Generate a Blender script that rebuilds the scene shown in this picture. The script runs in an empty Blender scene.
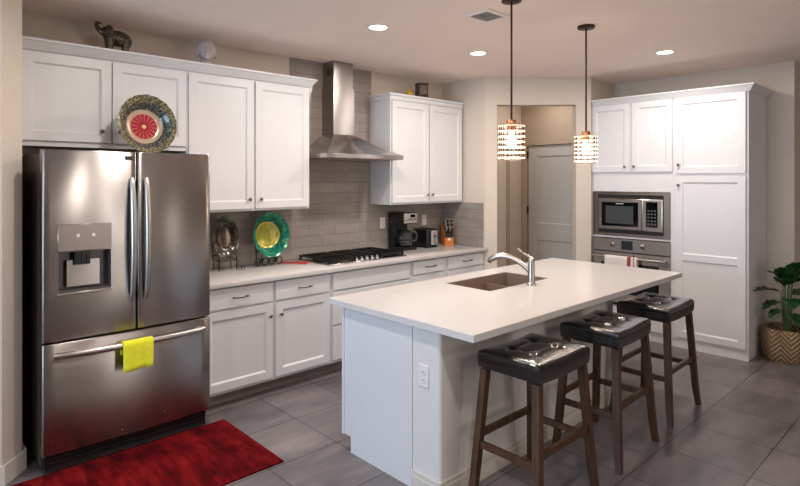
import bpy, bmesh, math, random
from mathutils import Vector, Matrix
random.seed(7)
PI = math.pi
S = bpy.context.scene
COL = S.collection
R = math.radians

# ------------------------------------------------------------------ camera
cam = bpy.data.objects.new('camera', bpy.data.cameras.new('camera'))
COL.objects.link(cam)
cam.location = (0, 0, 1.65)
cam.rotation_euler = (R(90), 0, -math.atan2(.6845, .7290))
cam.data.sensor_width = 36
cam.data.lens = 554 * 36 / 800
cam.data.shift_y = -63 / 800
cam.data.clip_start = .05
S.camera = cam

# ------------------------------------------------------------------ world, exposure
W = bpy.data.worlds.new('world'); S.world = W; W.use_nodes = True
W.node_tree.nodes['Background'].inputs[0].default_value = (.55, .7, 1, 1)
W.node_tree.nodes['Background'].inputs[1].default_value = .6
S.view_settings.view_transform = 'Standard'
S.view_settings.look = 'None'
S.view_settings.gamma = 1
S.view_settings.exposure = 0.3

def area(name, loc, rot, sx, sy, power, color, shape='RECTANGLE', spread=180):
    l = bpy.data.lights.new(name, 'AREA'); l.shape = shape; l.size = sx; l.size_y = sy
    l.energy = power; l.color = color; l.spread = R(spread)
    o = bpy.data.objects.new(name, l); COL.objects.link(o); o.location = loc; o.rotation_euler = rot
    return o
# daylight standing in the two window openings behind and to the left of the camera
area('closet_fill', (6.0, 3.8, 2.76), (0, 0, 0), .2, .2, 5, (1, .9, .8))  # unseen fill light added to brighten the closet behind the doorway
area('daylight_left', (-3.18, 2.3, 1.45), (0, R(-90), 0), 1.9, 2.2, 105, (.55, .76, 1))
area('daylight_rear', (3.10, -3.69, 1.4), (R(90), 0, 0), .86, 2.0, 18, (1, .92, .84))
area('streak_strip', (4.66, -3.69, 1.4), (R(90), 0, 0), .15, 2.0, 6, (1, .88, .74))  # thin warm strip added behind the camera for a streak on the fridge door
CAN_POWER = 15
CAN_COLOR = (1, .92, .85)
PENDANT_POWER = 6

# ------------------------------------------------------------------ materials
def lin(c):
    return tuple((v / 12.92 if v <= .04045 else ((v + .055) / 1.055) ** 2.4) for v in [x / 255 for x in c]) + (1,)
class NT:
    def __init__(s, m): s.m = m; s.t = m.node_tree; s.b = s.t.nodes['Principled BSDF']
    def n(s, typ, **k):
        nd = s.t.nodes.new(typ)
        for a, v in k.items(): setattr(nd, a, v)
        return nd
    def l(s, a, b): s.t.links.new(a, b)
    def math(s, op, a, b=None, c=None):
        nd = s.n('ShaderNodeMath', operation=op)
        for i, v in enumerate((a, b, c)):
            if v is None: continue
            if isinstance(v, (int, float)): nd.inputs[i].default_value = v
            else: s.l(v, nd.inputs[i])
        return nd.outputs[0]
    def obj(s): return s.n('ShaderNodeTexCoord').outputs['Object']
    def map(s, v, scale=(1, 1, 1), loc=(0, 0, 0)):
        nd = s.n('ShaderNodeMapping'); s.l(v, nd.inputs[0]); nd.inputs['Scale'].default_value = scale; nd.inputs['Location'].default_value = loc
        return nd.outputs[0]
    def noise(s, v, scale, detail=3, rough=.5):
        nd = s.n('ShaderNodeTexNoise'); s.l(v, nd.inputs['Vector']); nd.inputs['Scale'].default_value = scale
        nd.inputs['Detail'].default_value = detail; nd.inputs['Roughness'].default_value = rough
        return nd.outputs['Fac']
    def ramp(s, f, stops, interp='LINEAR'):
        nd = s.n('ShaderNodeValToRGB'); s.l(f, nd.inputs[0]); cr = nd.color_ramp; cr.interpolation = interp
        while len(cr.elements) < len(stops): cr.elements.new(.5)
        for e, (p, c) in zip(cr.elements, stops): e.position = p; e.color = c
        return nd.outputs[0]
    def mix(s, f, a, b, mode='MIX'):
        nd = s.n('ShaderNodeMix', data_type='RGBA', blend_type=mode)
        for i, v in ((0, f), (6, a), (7, b)):
            if isinstance(v, (int, float, tuple)): nd.inputs[i].default_value = v
            else: s.l(v, nd.inputs[i])
        return nd.outputs[2]
    def bump(s, h, strength=.2, dist=.01):
        nd = s.n('ShaderNodeBump'); s.l(h, nd.inputs['Height']); nd.inputs['Strength'].default_value = strength
        nd.inputs['Distance'].default_value = dist; s.l(nd.outputs[0], s.b.inputs['Normal'])
def mat(name, col, rough=.5, metal=0, **k):
    m = bpy.data.materials.new(name); m.use_nodes = True; t = NT(m)
    t.b.inputs['Base Color'].default_value = lin(col); t.b.inputs['Roughness'].default_value = rough; t.b.inputs['Metallic'].default_value = metal
    for a, v in k.items(): t.b.inputs[a.replace('_', ' ')].default_value = v
    return t
def varied(name, col, rough=.5, metal=0, amt=.05, scale=6, bump=0, bscale=60, **k):
    t = mat(name, col, rough, metal, **k); v = t.obj()
    a = tuple(max(0, x * (1 - amt)) for x in lin(col)[:3]) + (1,); b = tuple(min(1, x * (1 + amt)) for x in lin(col)[:3]) + (1,)
    t.l(t.ramp(t.noise(v, scale), [(.3, a), (.7, b)]), t.b.inputs['Base Color'])
    if bump: t.bump(t.noise(v, bscale, 4), bump, .002)
    return t.m
M = {}
M['wall'] = varied('wall_paint', (211, 198, 184), .75, amt=.02, bump=.25, bscale=90)
M['wall_warm'] = varied('hall_paint', (226, 186, 138), .8, amt=.02)
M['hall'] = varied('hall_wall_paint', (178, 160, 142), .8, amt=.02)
M['ceiling'] = varied('ceiling_paint', (246, 228, 217), .85, amt=.015, bump=.3, bscale=70)
M['white'] = varied('cabinet_lacquer', (220, 219, 221), .38, amt=.012, scale=3)
M['trimw'] = varied('trim_paint', (214, 206, 196), .45, amt=.01)
M['pony'] = varied('island_wall_paint', (222, 217, 213), .6, amt=.02, bump=.15)
M['door'] = varied('door_paint', (188, 186, 182), .5, amt=.01)
M['quartz'] = varied('white_quartz', (214, 209, 206), .16, amt=.012, scale=40)
M['black'] = varied('black_plastic', (16, 16, 17), .32, amt=.1)
M['iron'] = varied('cast_iron', (14, 14, 15), .42, amt=.1)
M['darkmetal'] = varied('dark_knob_metal', (128, 118, 114), .3, .9, amt=.05)
M['pullmetal'] = varied('dark_pull_metal', (92, 84, 82), .3, .8, amt=.05)
M['bronze'] = varied('bronze_rod', (60, 40, 32), .4, .7, amt=.05)
M['copper'] = varied('copper_cap', (190, 130, 90), .3, .9, amt=.05)
M['chrome'] = varied('brushed_nickel', (180, 174, 168), .32, 1, amt=.04)
M['glassblack'] = mat('black_glass', (10, 11, 13), .06).m
M['silver'] = varied('silver_plastic', (186, 180, 176), .3, .45, amt=.04)
M['outlet'] = varied('outlet_plastic', (232, 228, 224), .35, amt=.01)
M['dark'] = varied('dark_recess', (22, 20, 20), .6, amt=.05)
M['fridgecase'] = varied('fridge_case_grey', (84, 76, 70), .4, .5, amt=.04)
M['badge'] = mat('badge', (58, 52, 50), .3, .6).m
M['yellow'] = varied('yellow_cloth', (226, 222, 30), .9, amt=.08, scale=30, bump=.6, bscale=300, Sheen_Weight=.3)
M['towelw'] = varied('white_cloth', (226, 218, 212), .9, amt=.04, scale=30, bump=.5, bscale=250)
M['towelr'] = varied('red_stripe_cloth', (160, 62, 66), .9, amt=.05, scale=30, bump=.5, bscale=250)
M['redplastic'] = mat('red_silicone', (206, 52, 40), .35).m
M['buddha'] = varied('white_plaster', (186, 176, 174), .6, amt=.05, scale=30, bump=.2)
M['hairgrey'] = varied('plaster_hair', (160, 148, 144), .7, amt=.08, scale=120, bump=1, bscale=140)
M['yellowfig'] = varied('yellow_glaze', (190, 158, 40), .3, amt=.2, scale=60)
M['lantern'] = varied('dark_carved_wood', (62, 44, 34), .45, amt=.3, scale=50, bump=.5, bscale=120)
M['soil'] = varied('soil', (48, 36, 28), .95, amt=.3, scale=60, bump=1)
M['stem'] = varied('plant_stem', (86, 110, 60), .6, amt=.1)

def steel(name, col, rough, horiz=False, aniso=.5):
    t = mat(name, col, rough, 1); v = t.obj()
    n = t.noise(t.map(v, (1.5, 1.5, 300)), 1, 3)
    t.l(t.math('MULTIPLY_ADD', n, .08, rough - .04), t.b.inputs['Roughness'])
    t.b.inputs['Anisotropic'].default_value = .92; t.b.inputs['Anisotropic Rotation'].default_value = .25
    tg = t.n('ShaderNodeTangent', direction_type='RADIAL', axis='Z'); t.l(tg.outputs[0], t.b.inputs['Tangent'])
    a = tuple(x * .96 for x in lin(col)[:3]) + (1,)
    t.l(t.ramp(n, [(.3, a), (.7, lin(col))]), t.b.inputs['Base Color'])
    return t.m
M['steel'] = steel('stainless_steel', (158, 151, 147), .25)
M['steelh'] = steel('stainless_steel_horizontal', (182, 177, 174), .25, True)
M['sink'] = varied('sink_steel', (160, 140, 126), .35, .45, amt=.03)

# floor tile: square stone tiles with thin dark joints
t = mat('floor_tile', (120, 112, 110), .3)
sp = t.n('ShaderNodeSeparateXYZ'); t.l(t.obj(), sp.inputs[0])
gu = t.math('MULTIPLY_ADD', sp.outputs[0], 1 / .475, 40 - 2.095 / .475); gv = t.math('MULTIPLY_ADD', sp.outputs[1], 1 / .475, 40 - 3.285 / .475)
eu = t.math('ABSOLUTE', t.math('SUBTRACT', t.math('FRACT', gu), .5)); ev = t.math('ABSOLUTE', t.math('SUBTRACT', t.math('FRACT', gv), .5))
joint = t.math('GREATER_THAN', t.math('MAXIMUM', eu, ev), .5 - .0066)
cb = t.n('ShaderNodeCombineXYZ'); t.l(t.math('FLOOR', gu), cb.inputs[0]); t.l(t.math('FLOOR', gv), cb.inputs[1])
wn = t.n('ShaderNodeTexWhiteNoise', noise_dimensions='2D'); t.l(cb.outputs[0], wn.inputs['Vector'])
tile = t.mix(joint, t.mix(wn.outputs['Value'], lin((124, 117, 118)), lin((110, 104, 106))), lin((54, 48, 48)))
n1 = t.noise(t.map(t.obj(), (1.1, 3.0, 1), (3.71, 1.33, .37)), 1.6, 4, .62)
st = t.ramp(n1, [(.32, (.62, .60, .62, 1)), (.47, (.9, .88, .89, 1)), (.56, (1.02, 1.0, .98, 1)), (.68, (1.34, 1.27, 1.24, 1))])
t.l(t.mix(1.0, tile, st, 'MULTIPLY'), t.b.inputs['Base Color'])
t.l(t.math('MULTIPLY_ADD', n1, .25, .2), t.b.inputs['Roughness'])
M['floor'] = t.m

def splash(name, axis):
    t = mat(name, (170, 160, 152), .22)
    sp = t.n('ShaderNodeSeparateXYZ'); t.l(t.obj(), sp.inputs[0]); cb = t.n('ShaderNodeCombineXYZ')
    t.l(sp.outputs[axis], cb.inputs[0]); t.l(sp.outputs[2], cb.inputs[1])
    v = t.map(cb.outputs[0], (1, 1, 1), (10, -.914 + 10.2, 0))
    br = t.n('ShaderNodeTexBrick', offset=.5); t.l(v, br.inputs['Vector'])
    for k, x in (('Scale', 1), ('Mortar Size', .0022), ('Brick Width', .305), ('Row Height', .102), ('Mortar Smooth', .1), ('Bias', 0)): br.inputs[k].default_value = x
    br.inputs['Color1'].default_value = lin((156, 147, 141)); br.inputs['Color2'].default_value = lin((148, 139, 133)); br.inputs['Mortar'].default_value = lin((124, 116, 110))
    n = t.noise(t.map(t.obj(), (2, 2, 9)), 2.2, 3)
    t.l(t.mix(1.0, br.outputs['Color'], t.ramp(n, [(.3, (.93, .93, .93, 1)), (.7, (1.05, 1.05, 1.05, 1))]), 'MULTIPLY'), t.b.inputs['Base Color'])
    t.bump(t.math('SUBTRACT', 1, br.outputs['Fac']), .5, .002)
    return t.m
M['splash'] = splash('backsplash_tile', 0); M['splashr'] = splash('backsplash_tile_return', 1)

def wood(name, c1, c2, rough=.35, axis=2):
    t = mat(name, c1, rough); sc = [14, 14, 14]; sc[axis] = 1.2
    n = t.noise(t.map(t.obj(), tuple(sc)), 3, 5, .6)
    t.l(t.ramp(n, [(.3, lin(c1)), (.7, lin(c2))]), t.b.inputs['Base Color']); t.bump(n, .1, .001)
    return t.m
M['stoolwood'] = wood('walnut_stained_wood', (52, 34, 22), (94, 63, 42), .38)
M['blockwood'] = wood('orange_block_wood', (176, 92, 28), (214, 126, 48), .4)

t = mat('black_leather', (14, 12, 12), .2, 0, Coat_Weight=.8, Coat_Roughness=.06)
t.b.inputs['IOR'].default_value = 1.6
vv = t.obj(); vo = t.n('ShaderNodeTexVoronoi'); t.l(vv, vo.inputs['Vector']); vo.inputs['Scale'].default_value = 260
t.bump(t.math('ADD', vo.outputs['Distance'], t.math('MULTIPLY', t.noise(vv, 14, 3), 6)), .12, .004)
M['leather'] = t.m

t = mat('red_pile_rug', (140, 14, 20), 1.0, 0, Specular_IOR_Level=.1)
vv = t.obj()
n = t.noise(t.map(vv, (9, 3, 1)), 1.3, 4, .6)
t.l(t.ramp(n, [(.32, lin((52, 2, 5))), (.5, lin((96, 6, 12))), (.68, lin((128, 20, 22)))]), t.b.inputs['Base Color'])
t.bump(t.noise(vv, 320, 2), .8, .004)
M['rug'] = t.m

def lamp_mat(name, col, strength):
    t = mat(name, (255, 255, 255)); t.b.inputs['Emission Color'].default_value = col; t.b.inputs['Emission Strength'].default_value = strength
    return t.m
M['lens'] = lamp_mat('lamp_lens', (1, .95, .88, 1), 6)
M['bulb'] = lamp_mat('glowing_bulb', (1, .93, .82, 1), 11)
t = mat('frosted_glass_band', (255, 246, 232), .25, 0)
tl = t.n('ShaderNodeBsdfTranslucent'); tl.inputs[0].default_value = (1, .95, .88, 1); ms = t.n('ShaderNodeMixShader'); ms.inputs[0].default_value = .55
t.l(t.b.outputs[0], ms.inputs[1]); t.l(tl.outputs[0], ms.inputs[2]); t.l(ms.outputs[0], t.t.nodes['Material Output'].inputs[0])
M['band'] = t.m
t = mat('display_glow', (20, 24, 34), .1); t.b.inputs['Emission Color'].default_value = (.25, .4, .8, 1); t.b.inputs['Emission Strength'].default_value = .0
M['display'] = t.m
t = mat('carafe_glass', (210, 215, 220), .03); t.b.inputs['Transmission Weight'].default_value = .95; t.b.inputs['IOR'].default_value = 1.3
M['glass'] = t.m
t = mat('window_glass', (255, 255, 255), .0); t.b.inputs['Transmission Weight'].default_value = 1; t.b.inputs['IOR'].default_value = 1.05
M['pane'] = t.m

def plate_mat(name, kind):
    """pattern around the local Y axis of the plate"""
    t = mat(name, (120, 120, 110), .18, .15)
    sp = t.n('ShaderNodeSeparateXYZ'); t.l(t.obj(), sp.inputs[0])
    x, z = sp.outputs[0], sp.outputs[2]
    r = t.math('SQRT', t.math('ADD', t.math('MULTIPLY', x, x), t.math('MULTIPLY', z, z)))
    a = t.math('ARCTAN2', z, x)
    if kind == 'red':
        petals = t.math('SINE', t.math('MULTIPLY', a, 16))
        pm = t.math('GREATER_THAN', t.math('ADD', petals, t.math('MULTIPLY', r, -12)), -1.35)
        flower = t.mix(pm, lin((190, 100, 86)), lin((160, 40, 54)))
        vo = t.n('ShaderNodeTexVoronoi'); t.l(t.obj(), vo.inputs['Vector']); vo.inputs['Scale'].default_value = 85
        mos = t.ramp(vo.outputs['Distance'], [(.0, lin((34, 34, 28))), (.45, lin((92, 86, 62))), (.8, lin((160, 150, 116)))])
        mosb = t.ramp(vo.outputs['Distance'], [(.0, lin((22, 30, 34))), (.5, lin((62, 76, 76))), (.8, lin((140, 134, 112)))])
        c = t.mix(t.math('GREATER_THAN', r, .014), lin((214, 190, 130)), flower)
        c = t.mix(t.math('GREATER_THAN', r, .082), c, lin((176, 84, 76)))
        c = t.mix(t.math('GREATER_THAN', r, .088), c, lin((188, 164, 140)))
        c = t.mix(t.math('GREATER_THAN', r, .118), c, mosb)
        c = t.mix(t.math('GREATER_THAN', r, t.math('MULTIPLY_ADD', t.noise(t.obj(), 9, 1), .06, .128)), c, mos)
    elif kind == 'green':
        n = t.noise(t.obj(), 26, 4, .6)
        rim = t.ramp(n, [(.3, lin((6, 62, 58))), (.48, lin((16, 116, 98))), (.62, lin((60, 150, 116))), (.74, lin((176, 176, 120)))])
        cen = t.ramp(n, [(.3, lin((136, 138, 40))), (.6, lin((182, 172, 74)))])
        c = t.mix(t.math('GREATER_THAN', r, .100), cen, lin((226, 186, 90)))
        c = t.mix(t.math('GREATER_THAN', r, .112), c, rim)
        c = t.mix(t.math('GREATER_THAN', r, .178), c, lin((40, 120, 90)))
    else:
        n = t.noise(t.obj(), 20, 4, .6)
        c = t.mix(t.math('GREATER_THAN', r, .09), t.ramp(n, [(.35, lin((44, 28, 22))), (.65, lin((74, 52, 40)))]), t.ramp(n, [(.35, lin((30, 32, 28))), (.65, lin((84, 80, 68)))]))
    t.l(c, t.b.inputs['Base Color'])
    return t.m
M['plate_red'] = plate_mat('mosaic_plate_glaze', 'red'); M['plate_green'] = plate_mat('green_plate_glaze', 'green'); M['plate_dark'] = plate_mat('dark_plate_glaze', 'dark')

t = mat('elephant_bronze', (70, 60, 52), .35, .5); n = t.noise(t.obj(), 70, 5, .7)
t.l(t.ramp(n, [(.35, lin((30, 24, 20))), (.55, lin((86, 76, 66))), (.75, lin((150, 140, 126)))]), t.b.inputs['Base Color']); t.bump(n, .6, .003)
M['elephant'] = t.m

t = mat('woven_basket', (170, 140, 104), .8); sp = t.n('ShaderNodeSeparateXYZ'); t.l(t.obj(), sp.inputs[0])
a = t.math('MULTIPLY', t.math('ARCTAN2', sp.outputs[1], sp.outputs[0]), 4 / PI)
zig = t.math('PINGPONG', a, .5)
ph = t.math('ADD', t.math('MULTIPLY', sp.outputs[2], 26), t.math('MULTIPLY', zig, 4.2))
w = t.math('SINE', t.math('MULTIPLY', ph, 2 * PI * .9))
n = t.noise(t.obj(), 120, 3)
w2 = t.math('ADD', w, t.math('MULTIPLY', n, .8))
t.l(t.ramp(t.math('MULTIPLY_ADD', w2, .35, .35), [(.1, lin((128, 102, 76))), (.5, lin((146, 119, 89))), (.9, lin((166, 140, 106)))]), t.b.inputs['Base Color'])
t.bump(w2, .8, .01)
M['basket'] = t.m
t = mat('glossy_green_leaf', (40, 84, 34), .3); n = t.noise(t.obj(), 14, 3)
t.l(t.ramp(n, [(.3, lin((18, 46, 24))), (.7, lin((44, 84, 40)))]), t.b.inputs['Base Color'])
M['leaf'] = t.m

# ------------------------------------------------------------------ mesh helpers
def NB(): return bmesh.new()
def box(bm, x0, x1, y0, y1, z0, z1, bev=0, seg=1):
    t = bmesh.new(); bmesh.ops.create_cube(t, size=1)
    for v in t.verts: v.co = Vector(((x0 + x1) / 2 + v.co.x * (x1 - x0), (y0 + y1) / 2 + v.co.y * (y1 - y0), (z0 + z1) / 2 + v.co.z * (z1 - z0)))
    if bev: bmesh.ops.bevel(t, geom=t.edges[:], offset=bev, segments=seg, profile=.5, affect='EDGES')
    merge(bm, t); return bm
def merge(bm, t, mx=None):
    me = bpy.data.meshes.new('tmp')
    if mx is not None: bmesh.ops.transform(t, matrix=mx, verts=t.verts[:])
    t.to_mesh(me); t.free(); bm.from_mesh(me); bpy.data.meshes.remove(me)
def prism(bm, pts, z0, z1, bev=0):
    t = bmesh.new(); vs = [t.verts.new((x, y, z0)) for x, y in pts]
    f = t.faces.new(vs); r = bmesh.ops.extrude_face_region(t, geom=[f])
    for g in r['geom']:
        if isinstance(g, bmesh.types.BMVert): g.co.z = z1
    bmesh.ops.recalc_face_normals(t, faces=t.faces[:])
    if bev: bmesh.ops.bevel(t, geom=t.edges[:], offset=bev, segments=2, profile=.5, affect='EDGES')
    merge(bm, t); return bm
def prism_x(bm, pts, x0, x1):          # polygon in (y, z) extruded along x
    t = bmesh.new(); prism(t, pts, x0, x1)
    for v in t.verts: v.co = Vector((v.co.z, v.co.x, v.co.y))
    bmesh.ops.recalc_face_normals(t, faces=t.faces[:]); merge(bm, t); return bm
def tube(bm, pts, r, seg=12, cap=True, square=False):
    pts = [Vector(p) for p in pts]; n = len(pts)
    rs = r if isinstance(r, (list, tuple)) else [r] * n
    rings = []; up = None
    for i, p in enumerate(pts):
        d = (pts[min(i + 1, n - 1)] - pts[max(i - 1, 0)]).normalized()
        if up is None: up = Vector((0, 0, 1)) if abs(d.z) < .9 else Vector((1, 0, 0))
        s = d.cross(up)
        if s.length < 1e-5: s = d.cross(Vector((0, 1, 0)))
        s.normalize(); up = s.cross(d).normalized()
        rings.append([bm.verts.new(p + (s * math.cos(a) + up * math.sin(a)) * rs[i]) for a in [2 * PI * k / seg + (PI / 4 if square else 0) for k in range(seg)]])
    for a, b in zip(rings, rings[1:]):
        for k in range(seg): bm.faces.new((a[k], a[(k + 1) % seg], b[(k + 1) % seg], b[k]))
    if cap: bm.faces.new(rings[0][::-1]); bm.faces.new(rings[-1])
    return bm
def beam(bm, a, b, w, d, taper=1.0):   # rectangular bar between two points; w along x-ish, d along y-ish
    a = Vector(a); b = Vector(b); ax = (b - a).normalized()
    ref = Vector((1, 0, 0)) if abs(ax.x) < .7 else Vector((0, 1, 0))
    v = ax.cross(ref).normalized(); u = v.cross(ax).normalized(); vs = []
    for p, k in ((a, 1), (b, taper)):
        vs.append([bm.verts.new(p + u * sx * w / 2 * k + v * sy * d / 2 * k) for sx, sy in ((-1, -1), (1, -1), (1, 1), (-1, 1))])
    for k in range(4): bm.faces.new((vs[0][k], vs[0][(k + 1) % 4], vs[1][(k + 1) % 4], vs[1][k]))
    bm.faces.new(vs[0][::-1]); bm.faces.new(vs[1]); return bm
def lathe(bm, prof, seg=32, loc=(0, 0, 0), axis='z', scale=(1, 1, 1), cap=True):
    rings = []
    for r, h in prof:
        ring = []
        for k in range(seg):
            a = 2 * PI * k / seg; p = Vector((r * math.cos(a) * scale[0], r * math.sin(a) * scale[1], h * scale[2]))
            if axis == 'y': p = Vector((p.x, p.z, p.y))
            if axis == 'x': p = Vector((p.z, p.x, p.y))
            ring.append(bm.verts.new(p + Vector(loc)))
        rings.append(ring)
    fs = []
    for a, b in zip(rings, rings[1:]):
        for k in range(seg): fs.append(bm.faces.new((a[k], a[(k + 1) % seg], b[(k + 1) % seg], b[k])))
    if cap and prof[0][0] > 1e-6: fs.append(bm.faces.new(rings[0][::-1]))
    if cap and prof[-1][0] > 1e-6: fs.append(bm.faces.new(rings[-1]))
    bmesh.ops.remove_doubles(bm, verts=[v for r_ in (rings[0], rings[-1]) for v in r_], dist=1e-6)
    return bm
def ball(bm, loc, sx, sy, sz, rot=None, seg=20):
    t = bmesh.new(); bmesh.ops.create_uvsphere(t, u_segments=seg, v_segments=seg // 2 + 2, radius=1)
    mx = Matrix.Translation(loc) @ (rot if rot else Matrix()) @ Matrix.Diagonal((sx, sy, sz, 1)); merge(bm, t, mx); return bm
def cells(bm, us, vs, front, back, hole=lambda i, j: False):
    """slab made of a grid of cells between two surfaces, with cells left out"""
    F = {}; B = {}
    def g(D, fn, i, j):
        if (i, j) not in D: D[i, j] = bm.verts.new(fn(us[i], vs[j]))
        return D[i, j]
    nu, nv = len(us) - 1, len(vs) - 1
    ok = lambda i, j: 0 <= i < nu and 0 <= j < nv and not hole(i, j)
    for i in range(nu):
        for j in range(nv):
            if not ok(i, j): continue
            c = [(i, j), (i + 1, j), (i + 1, j + 1), (i, j + 1)]
            bm.faces.new([g(F, front, *q) for q in c]); bm.faces.new([g(B, back, *q) for q in c][::-1])
            for q0, q1, ni, nj in ((c[0], c[1], i, j - 1), (c[1], c[2], i + 1, j), (c[2], c[3], i, j + 1), (c[3], c[0], i - 1, j)):
                if not ok(ni, nj): bm.faces.new((g(F, front, *q1), g(F, front, *q0), g(B, back, *q0), g(B, back, *q1)))
    bmesh.ops.recalc_face_normals(bm, faces=bm.faces[:]); return bm
def torus_pts(c, r, n=24, plane='xz', a0=0, a1=2 * PI):
    out = []
    for k in range(n + 1):
        a = a0 + (a1 - a0) * k / n; u, v = r * math.cos(a), r * math.sin(a)
        out.append((c[0] + u, c[1], c[2] + v) if plane == 'xz' else ((c[0] + u, c[1] + v, c[2]) if plane == 'xy' else (c[0], c[1] + u, c[2] + v)))
    return out

def obj(name, bm, m, parent=None, label=None, smooth=40):
    me = bpy.data.meshes.new(name); bm.normal_update(); bm.to_mesh(me); bm.free()
    me.materials.append(M[m] if isinstance(m, str) else m)
    if smooth:
        for p in me.polygons: p.use_smooth = True
        me.set_sharp_from_angle(angle=R(smooth))
    o = bpy.data.objects.new(name, me); COL.objects.link(o)
    if parent: o.parent = parent
    if label: o['label'] = label
    return o
def thing(name, label, cat, loc=(0, 0, 0), rz=0, group=None):
    o = bpy.data.objects.new(name, None); COL.objects.link(o); o.empty_display_size = .1
    o.location = loc; o.rotation_euler = (0, 0, rz); o['label'] = label; o['category'] = cat
    if group: o['group'] = group
    return o
def single(name, bm, m, label, cat, loc=(0, 0, 0), rz=0, group=None, smooth=40):
    o = obj(name, bm, m, smooth=smooth); o.location = loc; o.rotation_euler = (0, 0, rz); o['label'] = label; o['category'] = cat
    if group: o['group'] = group
    return o
def struct(name, bm, m, smooth=0, parent=None):
    o = obj(name, bm, m, parent, smooth=smooth)
    if not parent: o['kind'] = 'structure'
    return o
def dup(root, loc, rz, label):
    r = root.copy(); COL.objects.link(r); r.location = loc; r.rotation_euler = (0, 0, rz); r['label'] = label
    for ch in list(root.children):
        c = ch.copy(); COL.objects.link(c); c.parent = r
        for g in ch.children:
            d = g.copy(); COL.objects.link(d); d.parent = c
    return r
def bx(*a): return box(NB(), *a)

# ------------------------------------------------------------------ the room
ZC = 2.78
YW = 4.42          # cabinet wall
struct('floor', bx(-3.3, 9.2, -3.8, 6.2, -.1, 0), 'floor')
struct('ceiling', bx(-3.3, 9.2, -3.8, 6.2, ZC, ZC + .1), 'ceiling')
struct('wall_back', bx(.60, 6.56, YW, YW + .12, 0, ZC), 'wall')
# pier to the left of the refrigerator, its outer corner cut at an angle
struct('wall_pier', prism(NB(), [(.480, 3.645), (.592, 3.78), (.592, YW + .12), (.47, YW + .12), (.47, 3.645)], 0, ZC), 'wall')
struct('wall_header', bx(-3.2, .469, 3.66, 3.80, 2.50, ZC), 'wall')
struct('wall_hall', bx(-3.2, .60, 5.6, 5.7, 0, ZC), 'wall_warm')
struct('wall_hall_side', bx(.471, .60, YW + .121, 5.599, 0, ZC), 'wall_warm')
struct('baseboard_pier', prism(NB(), [(.47, 3.633), (.491, 3.633), (.613, 3.776), (.613, 3.90), (.601, 3.90), (.601, 3.779), (.485, 3.644), (.47, 3.644)], 0, .11), 'trimw')
# return wall at the right end of the counter + the diagonal wall with the doorway
struct('wall_return', prism(NB(), [(4.83, 3.80), (4.85, 3.79), (4.95, 3.90), (4.95, YW - .001), (4.83, YW - .001)], 0, ZC), 'wall')
def dg(x, y, k=0):    # point on the diagonal, k metres behind its face
    return (x + .6845 * k, y + .729 * k)
A0, A1 = (4.842, 3.794), (4.938, 3.704); B0, B1 = (5.571, 3.109), (5.690, 2.997)
struct('wall_diagonal_left', prism(NB(), [(4.851, 3.7915), A1, dg(*A1, .13), (4.951, 3.899)], 0, ZC), 'wall')
struct('wall_diagonal_right', prism(NB(), [B0, B1, (5.734, 3.0365), (5.734, 3.119), (5.66, 3.204)], 0, ZC), 'wall')
struct('wall_diagonal_header', prism(NB(), [A1, B0, dg(*B0, .13), dg(*A1, .13)], 2.476, ZC), 'wall')
struct('wall_closet_side', bx(5.735, 6.32, 3.04, 3.12, 0, ZC), 'wall')
struct('wall_right', bx(6.32, 6.42, 1.27, 3.12, 0, ZC), 'wall')
struct('wall_right_return', bx(6.421, 9.1, 1.27, 1.37, 0, ZC), 'wall')
# closet behind the doorway: wall with a panelled door
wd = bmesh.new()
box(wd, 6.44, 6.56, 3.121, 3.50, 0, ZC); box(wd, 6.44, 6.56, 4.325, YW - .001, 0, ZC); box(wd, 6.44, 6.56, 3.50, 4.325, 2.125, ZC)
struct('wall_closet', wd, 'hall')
d1 = bmesh.new()
def panel_door(bm, w, h, th, panels, st=.11, rec=.012):
    """door leaf in local coordinates: x 0..w, front face at y=0, z 0..h, with recessed fields (x0,x1,z0,z1)"""
    us = sorted({0, w} | {p for q in panels for p in q[:2]}); vs = sorted({0, h} | {p for q in panels for p in q[2:]})
    isp = lambda i, j: any(q[0] - 1e-6 <= us[i] and us[i + 1] <= q[1] + 1e-6 and q[2] - 1e-6 <= vs[j] and vs[j + 1] <= q[3] + 1e-6 for q in panels)
    cells(bm, us, vs, lambda u, v: (u, 0, v), lambda u, v: (u, th, v), isp)
    s = .012
    for x0, x1, z0, z1 in panels:
        # sloped moulding then flat field
        o = [(x0, 0, z0), (x1, 0, z0), (x1, 0, z1), (x0, 0, z1)]; i = [(x0 + s, rec, z0 + s), (x1 - s, rec, z0 + s), (x1 - s, rec, z1 - s), (x0 + s, rec, z1 - s)]
        O = [bm.verts.new(p) for p in o]; I = [bm.verts.new(p) for p in i]
        for k in range(4): bm.faces.new((O[k], O[(k + 1) % 4], I[(k + 1) % 4], I[k]))
        bm.faces.new(I)
    bmesh.ops.remove_doubles(bm, verts=bm.verts[:], dist=1e-5)
    return bm
panel_door(d1, .79, 2.10, .04, [(.13, .66, .22, .84), (.13, .66, 1.06, 1.96)])
dm = Matrix.Translation((6.45, 4.308, .01)) @ Matrix.Rotation(-PI / 2, 4, 'Z')
bmesh.ops.transform(d1, matrix=dm, verts=d1.verts[:])
dd = struct('door_1', d1, 'door')
hg = NB()
for z in (.25, 1.2, 1.95): box(hg, 6.424, 6.4395, 4.300, 4.322, z, z + .09)
struct('hinge', hg, 'bronze', parent=dd)
cs = NB(); box(cs, 6.425, 6.4395, 3.44, 3.50, 0, 2.2); box(cs, 6.425, 6.4395, 4.325, 4.385, 0, 2.2); box(cs, 6.425, 6.4395, 3.50, 4.325, 2.118, 2.2)
struct('trim_1', cs, 'hall')
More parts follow.
